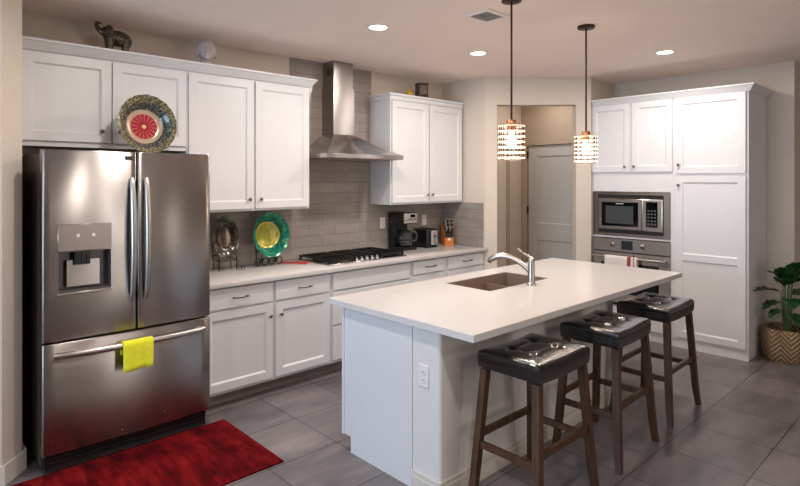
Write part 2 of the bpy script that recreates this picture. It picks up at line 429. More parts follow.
struct('wall_closet_rear', bx(6.60, 6.65, 3.3, 4.5, 0, ZC), 'dark')
struct('trim_2', bx(6.10, 6.16, YW - .014, YW - .001, 0, 2.2), 'hall')
struct('baseboard_right', bx(6.305, 6.319, 1.27, 1.49, 0, .11), 'trimw')
# the rest of the room, behind and beside the camera, with its windows
wl = NB(); box(wl, -3.3, -3.2, -3.8, 1.2, 0, ZC); box(wl, -3.3, -3.2, 3.4, 5.6, 0, ZC); box(wl, -3.3, -3.2, 1.2, 3.4, 0, .5); box(wl, -3.3, -3.2, 1.2, 3.4, 2.4, ZC)
struct('wall_left', wl, 'wall')
wf = NB()
for xa, xb in ((-3.2, 2.65), (3.55, 4.57), (4.75, 9.1)): box(wf, xa, xb, -3.8, -3.7, 0, ZC)
for xa, xb in ((2.65, 3.55), (4.57, 4.75)): box(wf, xa, xb, -3.8, -3.7, 0, .4); box(wf, xa, xb, -3.8, -3.7, 2.4, ZC)  # the narrower opening is cut for the added streak light
struct('wall_front', wf, 'wall')
struct('wall_far_right', bx(9.1, 9.2, -3.8, 1.4, 0, ZC), 'wall')
w1 = NB()
for y in (1.2, 2.28, 3.35): box(w1, -3.27, -3.23, y, y + .05, .5, 2.4)
for z in (.5, 2.35): box(w1, -3.27, -3.23, 1.25, 3.35, z, z + .05)
struct('window_1', w1, 'trimw')
w2 = NB()
for x in (2.65, 3.52): box(w2, x, x + .03, -3.77, -3.73, .4, 2.4)
for z in (.4, 2.35): box(w2, 2.68, 3.52, -3.77, -3.73, z, z + .05)
struct('window_2', w2, 'trimw')

# tiled splash: band behind the counter and a full-height field behind the hood
sb = NB()
cells(sb, [1.62, 2.755, 3.729, 4.829], [.915, 1.398, ZC - .001], lambda u, v: (u, YW - .010, v), lambda u, v: (u, YW - .001, v), lambda i, j: j == 1 and i != 1)
struct('wall_backsplash', sb, 'splash')
struct('wall_backsplash_return', bx(4.820, 4.829, 3.803, YW - .011, .915, 1.398), 'splashr')

# ------------------------------------------------------------------ cabinets
def knob(parent, x, z):
    lathe_bm = NB(); lathe(lathe_bm, [(.005, 0), (.005, -.012), (.013, -.018), (.014, -.024), (.009, -.029), (0, -.030)], 14, (x, 0, z), 'y')
    return obj('knob', lathe_bm, 'darkmetal', parent)
def pull(parent, x, z, w=.13):
    b = NB(); tube(b, [(x - w / 2, -.024, z), (x - w / 4, -.031, z - .003), (x, -.032, z - .004), (x + w / 4, -.031, z - .003), (x + w / 2, -.024, z)], .0048, 8)
    for s in (-1, 1): tube(b, [(x + s * w * .40, 0, z), (x + s * w * .40, -.029, z - .001)], .0042, 8)
    return obj('handle', b, 'pullmetal', parent)
def shaker(parent, x0, x1, z0, z1, st=.058, knobat=None, mid=None, y=-.020):
    b = NB(); w, h = x1 - x0, z1 - z0
    if mid: ps = [(st, w - st, st, mid - z0 - st / 2), (st, w - st, mid - z0 + st / 2, h - st)]
    else: ps = [(st, w - st, st, h - st)]
    panel_door(b, w, h, .019, ps, rec=.011)
    # seat the pieces so the local origin is the cabinet's
    bmesh.ops.translate(b, vec=(x0, y, z0), verts=b.verts[:])
    o = obj('door', b, 'white', parent, smooth=0)
    if knobat: k = knob(o, *knobat); k.location = (0, y, 0)
    return o
def drawer(parent, x0, x1, z0, z1, handle=True, w=.13):
    b = NB(); box(b, x0, x1, -.020, -.001, z0, z1, .003, 2)
    o = obj('drawer', b, 'white', parent, smooth=0)
    if handle: p = pull(o, (x0 + x1) / 2, (z0 + z1) / 2 + .003, w); p.location = (0, -.020, 0)
    return o

YU = 4.10     # face frame of the uppers (doors stand 20 mm proud)
G1 = 'white upper cabinets'
c = thing('wall_cabinet', 'white two-door cabinet directly above the steel refrigerator', 'cabinet', (.602, YU, 1.865))
obj('body', bx(0, 1.062, 0, YW - YU - .001, 0, .665), 'white', c, smooth=0)
shaker(c, .03, .541, .035, .585, knobat=(.482, .11)); shaker(c, .553, 1.055, .035, .585, knobat=(.592, .11))
c = thing('wall_cabinet', 'tall white two-door upper cabinet between refrigerator and range hood', 'cabinet', (1.666, YU, 1.40))
obj('body', bx(0, 1.084, 0, YW - YU - .012, 0, 1.13), 'white', c, smooth=0)
shaker(c, .012, .543, .02, 1.05, knobat=(.500, .095)); shaker(c, .561, 1.074, .02, 1.05, knobat=(.600, .095))
c = thing('wall_cabinet', 'white two-door upper cabinet above the coffee maker, right of the hood', 'cabinet', (3.715, YU, 1.40))
obj('body', bx(0, 1.092, 0, YW - YU - .001 - .011, 0, 1.12), 'white', c, smooth=0)
shaker(c, .014, .535, .02, 1.045, knobat=(.510, .095)); shaker(c, .553, 1.075, .02, 1.045, knobat=(.582, .095))
def crown(bm, path, prof):
    """sweep a profile (out, z) along a plan path with mitred corners; 'out' is to the right of travel"""
    P = [Vector(p) for p in path]; n = len(P); rings = []
    for i, p in enumerate(P):
        ns = []
        if i: d = (p - P[i - 1]).normalized(); ns.append(Vector((d.y, -d.x)))
        if i < n - 1: d = (P[i + 1] - p).normalized(); ns.append(Vector((d.y, -d.x)))
        m = sum(ns, Vector((0, 0))).normalized(); k = 1 / m.dot(ns[0])
        rings.append([bm.verts.new((p.x + m.x * o * k, p.y + m.y * o * k, z)) for o, z in prof])
    q = len(prof)
    for a, b in zip(rings, rings[1:]):
        for j in range(q): bm.faces.new((a[j], a[(j + 1) % q], b[(j + 1) % q], b[j]))
    bm.faces.new(rings[0][::-1]); bm.faces.new(rings[-1]); bmesh.ops.recalc_face_normals(bm, faces=bm.faces[:]); return bm
prof = [(.001, -.055), (.012, -.055), (.018, -.046), (.046, -.008), (.056, 0), (.056, .012), (.001, .012)]
def crownthing(path, z, label, prof=prof):
    b = crown(NB(), [(x - path[0][0], y - path[0][1]) for x, y in path], prof)
    return single('crown_moulding', b, 'white', label, 'moulding', (path[0][0], path[0][1], z), smooth=0)
crownthing([(.603, YU - .001), (2.751, YU - .001), (2.751, YW - .012)], 2.519, 'white crown moulding along the top of the left upper cabinets')
prof2 = [(.001, -.05), (.010, -.05), (.014, -.012), (.030, -.004), (.030, .014), (.001, .014)]
crownthing([(3.7145, YW - .012), (3.7145, YU - .001), (4.808, YU - .001)], 2.507, 'white moulding on top of the cabinet above the coffee maker', prof2)

YB = 3.81     # face of the base cabinets
BD = YW - YB - .012
def base_body(c, w, toe=True):
    b = NB(); prism_x(b, [(0, .10), (BD, .10), (BD, .875), (0, .875)], 0, w); o = obj('body', b, 'white', c, smooth=0)
    obj('toe_kick', bx(0, w, .085, .10, 0, .099), 'kickgrey', c, smooth=0)
M['kickgrey'] = varied('toe_kick_board', (150, 136, 128), .6, amt=.03)
M['kickdark'] = varied('toe_gap', (70, 56, 50), .7, amt=.03)
c = thing('base_cabinet', 'white base cabinet with two drawers over two doors beside the refrigerator', 'cabinet', (1.625, YB, 0))
base_body(c, 1.143)
drawer(c, .035, .588, .715, .862); drawer(c, .616, 1.128, .715, .862)
shaker(c, .035, .588, .125, .698, knobat=(.560, .605)); shaker(c, .616, 1.128, .125, .698, knobat=(.655, .605))
c = thing('base_cabinet', 'white three-drawer base cabinet under the cooktop', 'cabinet', (2.769, YB, 0))
base_body(c, .946)
drawer(c, .025, .922, .715, .862, False); drawer(c, .025, .922, .425, .698, False); drawer(c, .025, .922, .125, .408, False)
c = thing('base_cabinet', 'white base cabinet under the coffee maker and knife block', 'cabinet', (3.716, YB, 0))
base_body(c, 1.103)
drawer(c, .028, .470, .735, .862, w=.15); drawer(c, .530, 1.095, .735, .862, w=.15)
shaker(c, .028, .470, .125, .718, knobat=(.43, .605)); shaker(c, .530, 1.095, .125, .718, knobat=(.57, .605))
single('countertop', prism(NB(), [(0, 0), (3.225, 0), (3.225, .025), (3.204, .042), (3.204, YW - 3.76 - .012), (0, YW - 3.76 - .012)], 0, .037, .003), 'quartz',
       'white quartz countertop along the tiled wall holding the cooktop', 'countertop', (1.625, 3.76, .877))

# tall pantry and oven unit on the right, facing -X : local x runs towards the viewer's right
RZ = -PI / 2
def pthing(name, label, cat, Y, z=0, X=5.75, group=None): return thing(name, label, cat, (X, Y, z), RZ, group)
c = pthing('tall_cabinet', 'tall white pantry cabinet with one upper and one long lower door', 'cabinet', 2.145)
PD = .565
obj('body', prism_x(NB(), [(0, .075), (PD, .075), (PD, 2.515), (0, 2.515)], 0, .645), 'white', c, smooth=0)
obj('plinth', bx(0, .640, .012, PD, 0, .0745), 'white', c, smooth=0)
obj('skirting', bx(0, .645, -.004, .0115, 0, .058), 'white', c, smooth=0)
shaker(c, .018, .625, 1.715, 2.455, st=.062, knobat=(.05, 1.80)); shaker(c, .018, .625, .105, 1.690, st=.062, mid=.895, knobat=(.05, 1.60))
c = pthing('oven_cabinet', 'white built-in cabinet framing the microwave and wall oven, two doors on top', 'cabinet', 3.034)
b = NB()
cells(b, [0, .036, .853, .888], [.075, .315, 1.045, 1.046, 1.054, 1.528, 1.55, 2.515], lambda u, v: (u, 0, v), lambda u, v: (u, PD, v), lambda i, j: i == 1 and j in (1, 2, 3, 4))
obj('body', b, 'white', c, smooth=0)
obj('shelf', bx(.037, .852, .002, PD, 1.032, 1.052), 'white', c, smooth=0)
obj('back_panel', bx(.037, .852, PD - .01, PD - .002, .316, 1.031), 'white', c, smooth=0)
obj('plinth', bx(0, .888, .012, PD, 0, .0745), 'white', c, smooth=0)
shaker(c, .018, .448, 1.735, 2.455, knobat=(.400, 1.79)); shaker(c, .472, .874, 1.735, 2.455, knobat=(.498, 1.79))
drawer(c, .03, .86, .105, .285)
cp = crown(NB(), [(0, -.03), (0, -1.534), (PD - .002, -1.534)], prof)
single('crown_moulding', cp, 'white', 'white crown moulding around the top of the pantry and oven cabinets', 'moulding', (5.749, 3.033, 2.512), smooth=0)
# fix: keep the doors' knobs in place (they are children of the doors)

# microwave in a steel trim frame
c = pthing('microwave', 'built-in steel microwave in a wide trim frame above the oven', 'microwave', 2.996, 1.056)
b = NB(); W_, H_ = .812, .469
us = [0, .06, .06 + .63, W_ - .06, W_]; us = [0, .058, .754, W_]
cells(b, us, [0, .026, .052, .410, .436, H_], lambda u, v: (u, -.014, v), lambda u, v: (u, -.001, v), lambda i, j: i == 1 and j in (1, 2, 3))
obj('trim_frame', b, 'steel', c, smooth=0)
obj('vent_grille', bx(.058, .754, .004, .008, .026, .436), 'dark', c, 'dark vent slots above and below the door')
b = bx(.063, .749, .0085, .36, .057, .405); box(b, .063, .749, -.022, .0085, .064, .398, .006, 2); obj('body', b, 'steel', c)
b = NB(); cells(b, [.075, .115, .495, .535], [.078, .110, .352, .385], lambda u, v: (u, -.034, v), lambda u, v: (u, -.0225, v), lambda i, j: i == 1 and j == 1)
dr = obj('door', b, 'steelh', c, smooth=0)
obj('window', bx(.108, .505, -.0365, -.0228, .104, .358), 'glassblack', dr)
ti = NB(); box(ti, .155, .455, -.0375, -.0366, .132, .318); obj('window_screen', ti, mat('oven_screen', (64, 66, 68), .25).m, dr)
lg = NB(); box(lg, .27, .35, -.0375, -.0366, .340, .346); obj('badge', lg, 'outlet', dr)
pn = obj('control_panel', bx(.553, .735, -.030, -.0225, .078, .385), 'steelh', c)
obj('touch_pad', bx(.585, .700, -.0320, -.0301, .110, .368), 'glassblack', pn)
kb = NB()
for i in range(3):
    for j in range(5): box(kb, .600 + i * .033, .618 + i * .033, -.0326, -.0321, .135 + j * .034, .150 + j * .034)
obj('button', kb, mat('pad_marks', (90, 92, 96), .4).m, pn)

c = pthing('wall_oven', 'stainless steel wall oven below the microwave, towel over its handle', 'oven', 2.996, .318)
obj('body', bx(.002, .810, .002, .54, .002, .690), 'fridgecase', c)
p = obj('control_panel', bx(0, W_, -.030, 0, .575, .706), 'steelh', c)
for x in (.225, .545):
    k = NB(); lathe(k, [(.026, 0), (.026, -.008), (.018, -.012), (.017, -.034), (0, -.036)], 20, (x, -.030, .640), 'y'); box(k, x - .004, x + .004, -.072, -.064, .622, .658)
    obj('knob', k, 'steel', p)
obj('display', bx(.325, .445, -.032, -.0301, .596, .690), 'display', p, 'small dark blue display')
d = obj('door', bx(0, W_, -.028, 0, .03, .562), 'steelh', c)
obj('window', bx(.10, .712, -.0315, -.0285, .13, .455), 'glassblack', d)
h = NB(); tube(h, [(.02, -.075, .515), (.79, -.075, .515)], .012, 12)
for x in (.05, .76): tube(h, [(x, -.028, .515), (x, -.075, .515)], .009, 10)
obj('handle', h, 'chrome', d)
obj('bottom_vent', bx(0, W_, -.02, 0, 0, .025), 'dark', c)

def towel(name, label, w, front, back, r, stripes, loc, rz, m):
    """cloth folded over a bar at the local origin, bar along x"""
    prof_ = [(-r, -front)] + [(-r, -front * (1 - k / 6)) for k in range(1, 6)] + [(-r * math.cos(a), r * math.sin(a)) for a in [PI * k / 6 for k in range(7)]] + [(r, -back * k / 4) for k in range(1, 5)]
    root = None; xs = [0] + [q for s in stripes for q in s] + [w]
    def strip(x0, x1):
        b = NB(); nx = max(2, int((x1 - x0) / .012)); g = []
        for i in range(nx + 1):
            x = x0 + (x1 - x0) * i / nx; row = []
            for y, z in prof_:
                wv = (.004 * math.sin(x * 70) + .003 * math.sin(x * 31 + 1)) * min(1, max(0, -z / front))
                row.append(b.verts.new((x + .004 * z / front * math.sin(9 * x), y - abs(wv) if y < 0 else y + abs(wv), z - .004 * math.sin(x * 40) * (1 if z < -.05 else 0))))
            g.append(row)
        for i in range(nx):
            for j in range(len(prof_) - 1): b.faces.new((g[i][j], g[i + 1][j], g[i + 1][j + 1], g[i][j + 1]))
        return b
    segs = []; cur = 0
    for a, e in stripes: segs += [(cur, a, m), (a, e, 'towelr')]; cur = e
    segs.append((cur, w, m))
    if len(segs) == 1:
        o = single(name, strip(0, w), m, label, 'towel', loc, rz)
        s = o.modifiers.new('s', 'SOLIDIFY'); s.thickness = .003; s.offset = 1
        return o
    t_ = thing(name, label, 'towel', loc, rz)
    for a, e, mm in segs:
        o = obj('stripe' if mm == 'towelr' else 'cloth', strip(a, e), mm, t_, 'red stripe' if mm == 'towelr' else None)
        s = o.modifiers.new('s', 'SOLIDIFY'); s.thickness = .003; s.offset = 1
    return t_
towel('dish_towel', 'white dish towel with red stripes hanging on the oven handle', .345, .22, .10, .0165, [(.245, .282), (.308, .316)], (5.675, 2.825, .833), RZ, 'towelw')

# ------------------------------------------------------------------ refrigerator
c = thing('refrigerator', 'large stainless french-door refrigerator with a bottom freezer drawer', 'refrigerator', (.652, 3.558, 0))
FW = .962
obj('case', bx(.004, FW - .004, .088, .83, .03, 1.80, .006), 'fridgecase', c, 'dark grey side walls')
def bow(x0, x1, amt):
    def f(u):
        s = (u - x0) / (x1 - x0); e = .0
        edge = min(s, 1 - s) * (x1 - x0)
        if edge < .012: e = .012 - math.sqrt(max(0, .012 ** 2 - (.012 - edge) ** 2))
        return e + amt * (2 * (s - .5)) ** 2
    return f
def curved(x0, x1, z0, z1, amt, hx=None, hz=None, whole=None):
    f = bow(x0, x1, 0); g = (lambda u: amt * (2 * ((u - 0) / FW - .5)) ** 2)
    us = sorted({x0, x0 + .002, x0 + .005, x0 + .012, x1 - .012, x1 - .005, x1 - .002, x1} | {x0 + (x1 - x0) * k / 14 for k in range(1, 14)} | set(hx or ()))
    vs = sorted({z0, z0 + .006, z1 - .006, z1} | set(hz or ()))
    def fr(u, v):
        ez = .004 if v in (z0, z1) else 0
        return (u, f(u) + g(u) + ez, v)
    return cells(NB(), us, vs, fr, lambda u, v: (u, .082, v), (lambda i, j: hx[0] <= us[i] < hx[1] and hz[0] <= vs[j] < hz[1]) if hx else (lambda i, j: False))
AM = .016
HX, HZ = (.077, .345), (1.015, 1.245)
dl = obj('door', curved(0, .489, .745, 1.82, AM, HX, HZ), 'steel', c, 'left door with the water dispenser')
dr = obj('door', curved(.495, FW, .745, 1.82, AM), 'steel', c)
fz = obj('freezer_drawer', curved(0, FW, .115, .733, AM), 'steel', c)
obj('base_grille', prism_x(NB(), [(.045, .012), (.088, .012), (.088, .108), (.045, .108), (.055, .06)], .02, FW - .02), 'black', c)
gs = NB()
for z in (.035, .06, .085): box(gs, .03, FW - .03, .038, .0445, z, z + .008)
obj('grille_slat', gs, 'badge', c)
# dispenser niche: control strip, cavity, nozzle, tray
b = NB(); y0 = .012
box(b, HX[0] - .006, HX[1] + .006, .001, .009, 1.246, 1.400, .003); obj('dispenser_panel', b, mat('dispenser_panel', (150, 138, 132), .3, .8).m, dl)
for xa in (.165, .245): obj('indicator', bx(xa, xa + .015, -.001, .001, 1.325, 1.343), 'outlet', dl)
cv = NB()
cells(cv, [HX[0], HX[1]], [HZ[0], HZ[1]], lambda u, v: (u, .078, v), lambda u, v: (u, .0815, v))
box(cv, HX[0], HX[0] + .004, .014, .078, HZ[0], HZ[1]); box(cv, HX[1] - .004, HX[1], .012, .078, HZ[0], HZ[1])
box(cv, HX[0], HX[1], .012, .078, HZ[1] - .004, HZ[1]); box(cv, HX[0], HX[1], .006, .078, HZ[0], HZ[0] + .012)
obj('dispenser_cavity', cv, mat('cavity_grey', (96, 92, 92), .35, .7).m, dl)
pd = NB(); prism(pd, [(.115, .072), (.305, .072), (.295, .045), (.125, .045)], 1.04, 1.19); obj('dispenser_paddle', pd, 'steel', dl)
nz = NB(); prism(nz, [(.150, .070), (.250, .070), (.240, .020), (.160, .020)], 1.165, 1.240)
for k in range(3): box(nz, .168 + k * .026, .180 + k * .026, .012, .020, 1.175, 1.225)
obj('dispenser_nozzle', nz, 'black', dl)
fm = NB(); box(fm, HX[0] - .007, HX[1] + .007, -.002, .012, HZ[0] - .012, HZ[0] - .001, .002); obj('drip_ledge', fm, 'chrome', dl)
obj('badge', bx(.422, .466, -.004, .008, 1.772, 1.794, .002), 'badge', dl, 'small dark maker badge')
def vhandle(x, par):
    b = NB(); n = 18; pts = []
    for k in range(n + 1):
        s = k / n; z = .925 + .735 * s; y = -.012 - .048 * math.sin(PI * s) ** .55; pts.append((x, y, z))
    tube(b, pts, [.015 + .004 * math.sin(PI * k / n) for k in range(n + 1)], 12)
    for z in (.955, 1.63): tube(b, [(x, .012, z), (x, -.035, z)], .011, 10)
    return obj('handle', b, 'chrome', par)
vhandle(.455, dl); vhandle(.538, dr)
b = NB(); n = 18
tube(b, [(.055 + .85 * k / n, -.012 - .045 * math.sin(PI * k / n) ** .5, .672) for k in range(n + 1)], [.017 + .003 * math.sin(PI * k / n) for k in range(n + 1)], 12)
for x in (.085, .875): tube(b, [(x, .014, .672), (x, -.04, .672)], .011, 10)
obj('handle', b, 'chrome', fz)
for x in (.02, .85): obj('hinge_cover', bx(x, x + .085, .10, .17, 1.8005, 1.815, .003), 'black', c)
towel('yellow_cloth', 'bright yellow cloth hanging over the freezer drawer handle', .172, .150, .06, .0245, [], (1.040, 3.501, .672), 0, 'yellow')

# ------------------------------------------------------------------ range hood
c = thing('range_hood', 'stainless steel pyramid range hood with chimney on the tiled wall', 'range hood', (2.80, 3.90, 1.845))
b = NB(); D_ = YW - 3.90 - .012
lo = [(0, 0), (.905, 0), (.905, D_), (0, D_)]; up = [(.308, .322), (.560, .322), (.560, D_), (.308, D_)]
def ring(pts, z): return [b.verts.new((x, y, z)) for x, y in pts]
r0, r1 = ring(lo, .04), ring(up, .235)
# slightly concave skirt
mid = ring([(lo[i][0] + (up[i][0] - lo[i][0]) * .5, lo[i][1] + (up[i][1] - lo[i][1]) * .5) for i in range(4)], .122)
for A, B in ((r0, mid), (mid, r1)):
    for k in range(4): b.faces.new((A[k], A[(k + 1) % 4], B[(k + 1) % 4], B[k]))
b.faces.new(r0[::-1]); b.faces.new(r1); bmesh.ops.recalc_face_normals(b, faces=b.faces[:])
obj('canopy', b, 'steelh', c, smooth=20)
obj('rim', bx(-.002, .907, -.002, D_, 0, .0395, .002), 'steelh', c)
obj('filter', bx(.05, .85, .04, D_ - .04, -.006, -.0005), 'sink', c)
obj('chimney', bx(.310, .558, .325, D_, .236, .68), 'steel', c, 'lower chimney section', 0)
up_ = obj('chimney_extension', bx(.319, .549, .334, D_, .6805, ZC - 1.845 - .002), 'steel', c, 'narrower upper chimney section', 0)
vs_ = NB()
for k in range(4): box(vs_, .3175, .3188, .37, .45, .80 + k * .016, .808 + k * .016)
obj('vent_slot', vs_, 'dark', up_)

# ------------------------------------------------------------------ cooktop
c = thing('gas_cooktop', 'stainless gas cooktop with black cast-iron grates set in the counter', 'cooktop', (2.795, 3.862, .9145))
CW, CD = .925, .505
obj('tray', bx(0, CW, 0, CD, 0, .010, .003), 'steelh', c)
for gx0, gx1 in ((.02, .315), (.32, .605), (.61, .905)):
    g = NB(); z0, z1 = .034, .046; y0 = .035 if gx0 != .32 else .115; y1 = .485
    for y in (y0, y1, (y0 + y1) / 2): box(g, gx0, gx1, y - .008, y + .008, z0 - .008, z1)
    for x in (gx0 + .006, gx1 - .006): box(g, x - .006, x + .006, y0, y1, z0, z1)
    for k in range(1, 7):
        x = gx0 + (gx1 - gx0) * k / 7
        for ya, yb in ((y0, y0 + .085), ((y0 + y1) / 2 - .075, (y0 + y1) / 2 + .075), (y1 - .085, y1)): box(g, x - .006, x + .006, ya, yb, z0 - .008, z1 + .006)
    for x in (gx0 + .01, gx1 - .01):
        for y in (y0, (y0 + y1) / 2, y1): box(g, x - .008, x + .008, y - .008, y + .008, .0105, z0)
    obj('grate', g, 'iron', c)
for x, y, r in ((.165, .15, .036), (.165, .37, .045), (.462, .30, .055), (.757, .15, .036), (.757, .37, .045)):
    g = NB(); lathe(g, [(r + .012, .0105), (r + .012, .016), (r, .018), (r, .026), (r - .005, .029), (0, .030)], 24, (x, y, 0)); obj('burner', g, 'iron', c)
for k in range(5):
    g = NB(); x = .345 + k * .062; lathe(g, [(.021, .0105), (.020, .016), (.016, .020), (.015, .036), (0, .037)], 16, (x, .058, 0)); box(g, x - .003, x + .003, .044, .072, .0365, .041); obj('knob', g, 'chrome', c)

# ------------------------------------------------------------------ island
X0, X1i, Y0i, Y1i = 2.050, 4.641, 1.674, 2.835
c = thing('island_cabinet', 'white kitchen island base with a flat blue-white end panel', 'island', (2.085, 1.925, 0))
BX = 1.90    # far end of the body
pw = NB(); prism(pw, [(.022, 0), (BX, 0), (BX, .195), (0, .195), (0, .022), (.0017, .0136), (.0064, .0064), (.0136, .0017)], 0, .877)
obj('knee_wall', pw, 'pony', c, 'painted plaster knee wall on the seating side', 0)
# cabinet boxes around the sink: a ring so the basin hangs free inside
cb = NB()
cells(cb, [.012, .70, 1.74, BX], [.196, .30, .765, .785], lambda u, v: (u, v, .877), lambda u, v: (u, v, .10), lambda i, j: i == 1 and j == 1)
obj('cabinet_box', cb, 'white', c, smooth=0)
obj('toe_kick', bx(.03, BX, .196, .725, 0, .099), 'kickgrey', c, smooth=0)
ep = NB(); pts = [(.196, 0), (.725, 0), (.725, .095), (.805, .095), (.805, .877), (.196, .877)]
prism_x(ep, pts, -.006, .0115); obj('end_panel', ep, 'white', c, 'flat white end panel with toe notch', 0)
es = NB(); prism_x(es, [(.785, .095), (.805, .095), (.805, .877), (.785, .877)], -.012, -.0062); obj('edge_strip', es, 'white', c, smooth=0)
bb = NB(); bp = [(.0, .0), (.014, .0), (.014, .085), (.008, .10), (.0, .10)]
prism(bb, [(-.013, .195), (-.013, -.002), (-.002, -.013), (BX, -.013), (BX, -.0005), (.014, -.0005), (-.0005, .014), (-.0005, .195)], 0, .075)
prism(bb, [(-.009, .195), (-.009, -.001), (-.001, -.009), (BX, -.009), (BX, -.0005), (.014, -.0005), (-.0005, .014), (-.0005, .195)], .075, .10)
obj('baseboard', bb, 'trimw', c, smooth=0)
for k, (xa, xb) in enumerate(((.03, .55), (.56, 1.2), (1.21, BX - .02))):
    b = NB(); panel_door(b, xb - xa, .73, .018, [(.058, xb - xa - .058, .058, .672)], rec=.01)
    bmesh.ops.transform(b, matrix=Matrix.Translation((xb, .805, .13)) @ Matrix.Rotation(PI, 4, 'Z'), verts=b.verts[:]); obj('door', b, 'white', c, smooth=0)

SX0, SX1, SY0, SY1 = 2.940, 3.665, 2.262, 2.660
us = [X0, X0 + .003, SX0, SX1, X1i - .003, X1i]; vs = [Y0i, Y0i + .003, SY0, SY1, Y1i - .003, Y1i]
def ctop(u, v):
    e = .003 if (u in (X0, X1i) or v in (Y0i, Y1i)) else 0
    return (u - X0, v - Y0i, .037 - e)
b = cells(NB(), us, vs, ctop, lambda u, v: (u - X0, v - Y0i, 0), lambda i, j: i == 2 and j == 2)
single('island_countertop', b, 'quartz', 'large white quartz slab on the island with a cut-out for the sink', 'countertop', (X0, Y0i, .8775), smooth=0)
c = thing('sink', 'undermount stainless steel sink basin set into the island counter', 'sink', ((SX0 + SX1) / 2, (SY0 + SY1) / 2, .66))
hx, hy = (SX1 - SX0) / 2 - .002, (SY1 - SY0) / 2 - .002
b = NB(); box(b, -hx, hx, -hy, hy, 0, .004)
for a in ((-hx, -hx + .004, -hy, hy), (hx - .004, hx, -hy, hy), (-hx, hx, -hy, -hy + .004), (-hx, hx, hy - .004, hy)): box(b, *a, .004, .250)
box(b, .09, .10, -hy, hy, .004, .20)
obj('basin', b, 'sink', c, smooth=0)
for x in (-.13, .22):
    b = NB(); lathe(b, [(.045, .0045), (.043, .007), (.03, .006), (0, .0055)], 20, (x, 0, 0)); obj('drain', b, 'chrome', c)

c = thing('kitchen_faucet', 'brushed nickel pull-out faucet with side lever beside the sink', 'faucet', (3.335, 2.205, .9145))
b = NB(); lathe(b, [(.034, 0), (.034, .012), (.028, .018), (.026, .022), (.0245, .10), (.023, .165), (.021, .182), (.012, .192), (0, .194)], 28); obj('body', b, 'chrome', c)
b = NB(); P = [(0, .012, .09), (-.012, .045, .125), (-.03, .10, .165), (-.045, .15, .185), (-.06, .20, .190), (-.074, .245, .182), (-.084, .28, .165), (-.088, .296, .150)]
tube(b, P, [.016, .017, .018, .0195, .022, .0235, .0235, .020], 16); obj('spout', b, 'chrome', c)
b = NB(); 
tube(b, [(-.0845, .284, .160), (-.091, .302, .139)], [.0165, .015], 16); obj('spray_head', b, 'black', c)
b = NB(); tube(b, [(0, 0, .185), (-.02, .025, .205), (-.042, .05, .224), (-.055, .068, .245), (-.06, .072, .252)], [.012, .008, .0065, .008, .005], 12); obj('lever', b, 'chrome', c)

def outlet(loc, rz, label, z0=0):
    o = thing('wall_outlet', label, 'outlet', loc, rz)
    obj('cover_plate', bx(-.036, .036, -.006, 0, -.058, .058, .002), 'outlet', o)
    for z in (-.022, .022):
        s = obj('socket', bx(-.017, .017, -.009, -.0061, z - .014, z + .014, .002), 'outlet', o)
        q = NB(); box(q, -.008, -.005, -.0096, -.0091, z - .004, z + .006); box(q, .005, .008, -.0096, -.0091, z - .004, z + .006); obj('slot', q, 'dark', s)
    return o
outlet((2.0845, 2.035, .622), RZ, 'white double outlet on the end of the island')
outlet((3.885, YW - .0105, 1.195), 0, 'white outlet on the tiles left of the coffee maker')
outlet((4.515, YW - .0105, 1.195), 0, 'white outlet on the tiles above the toaster')

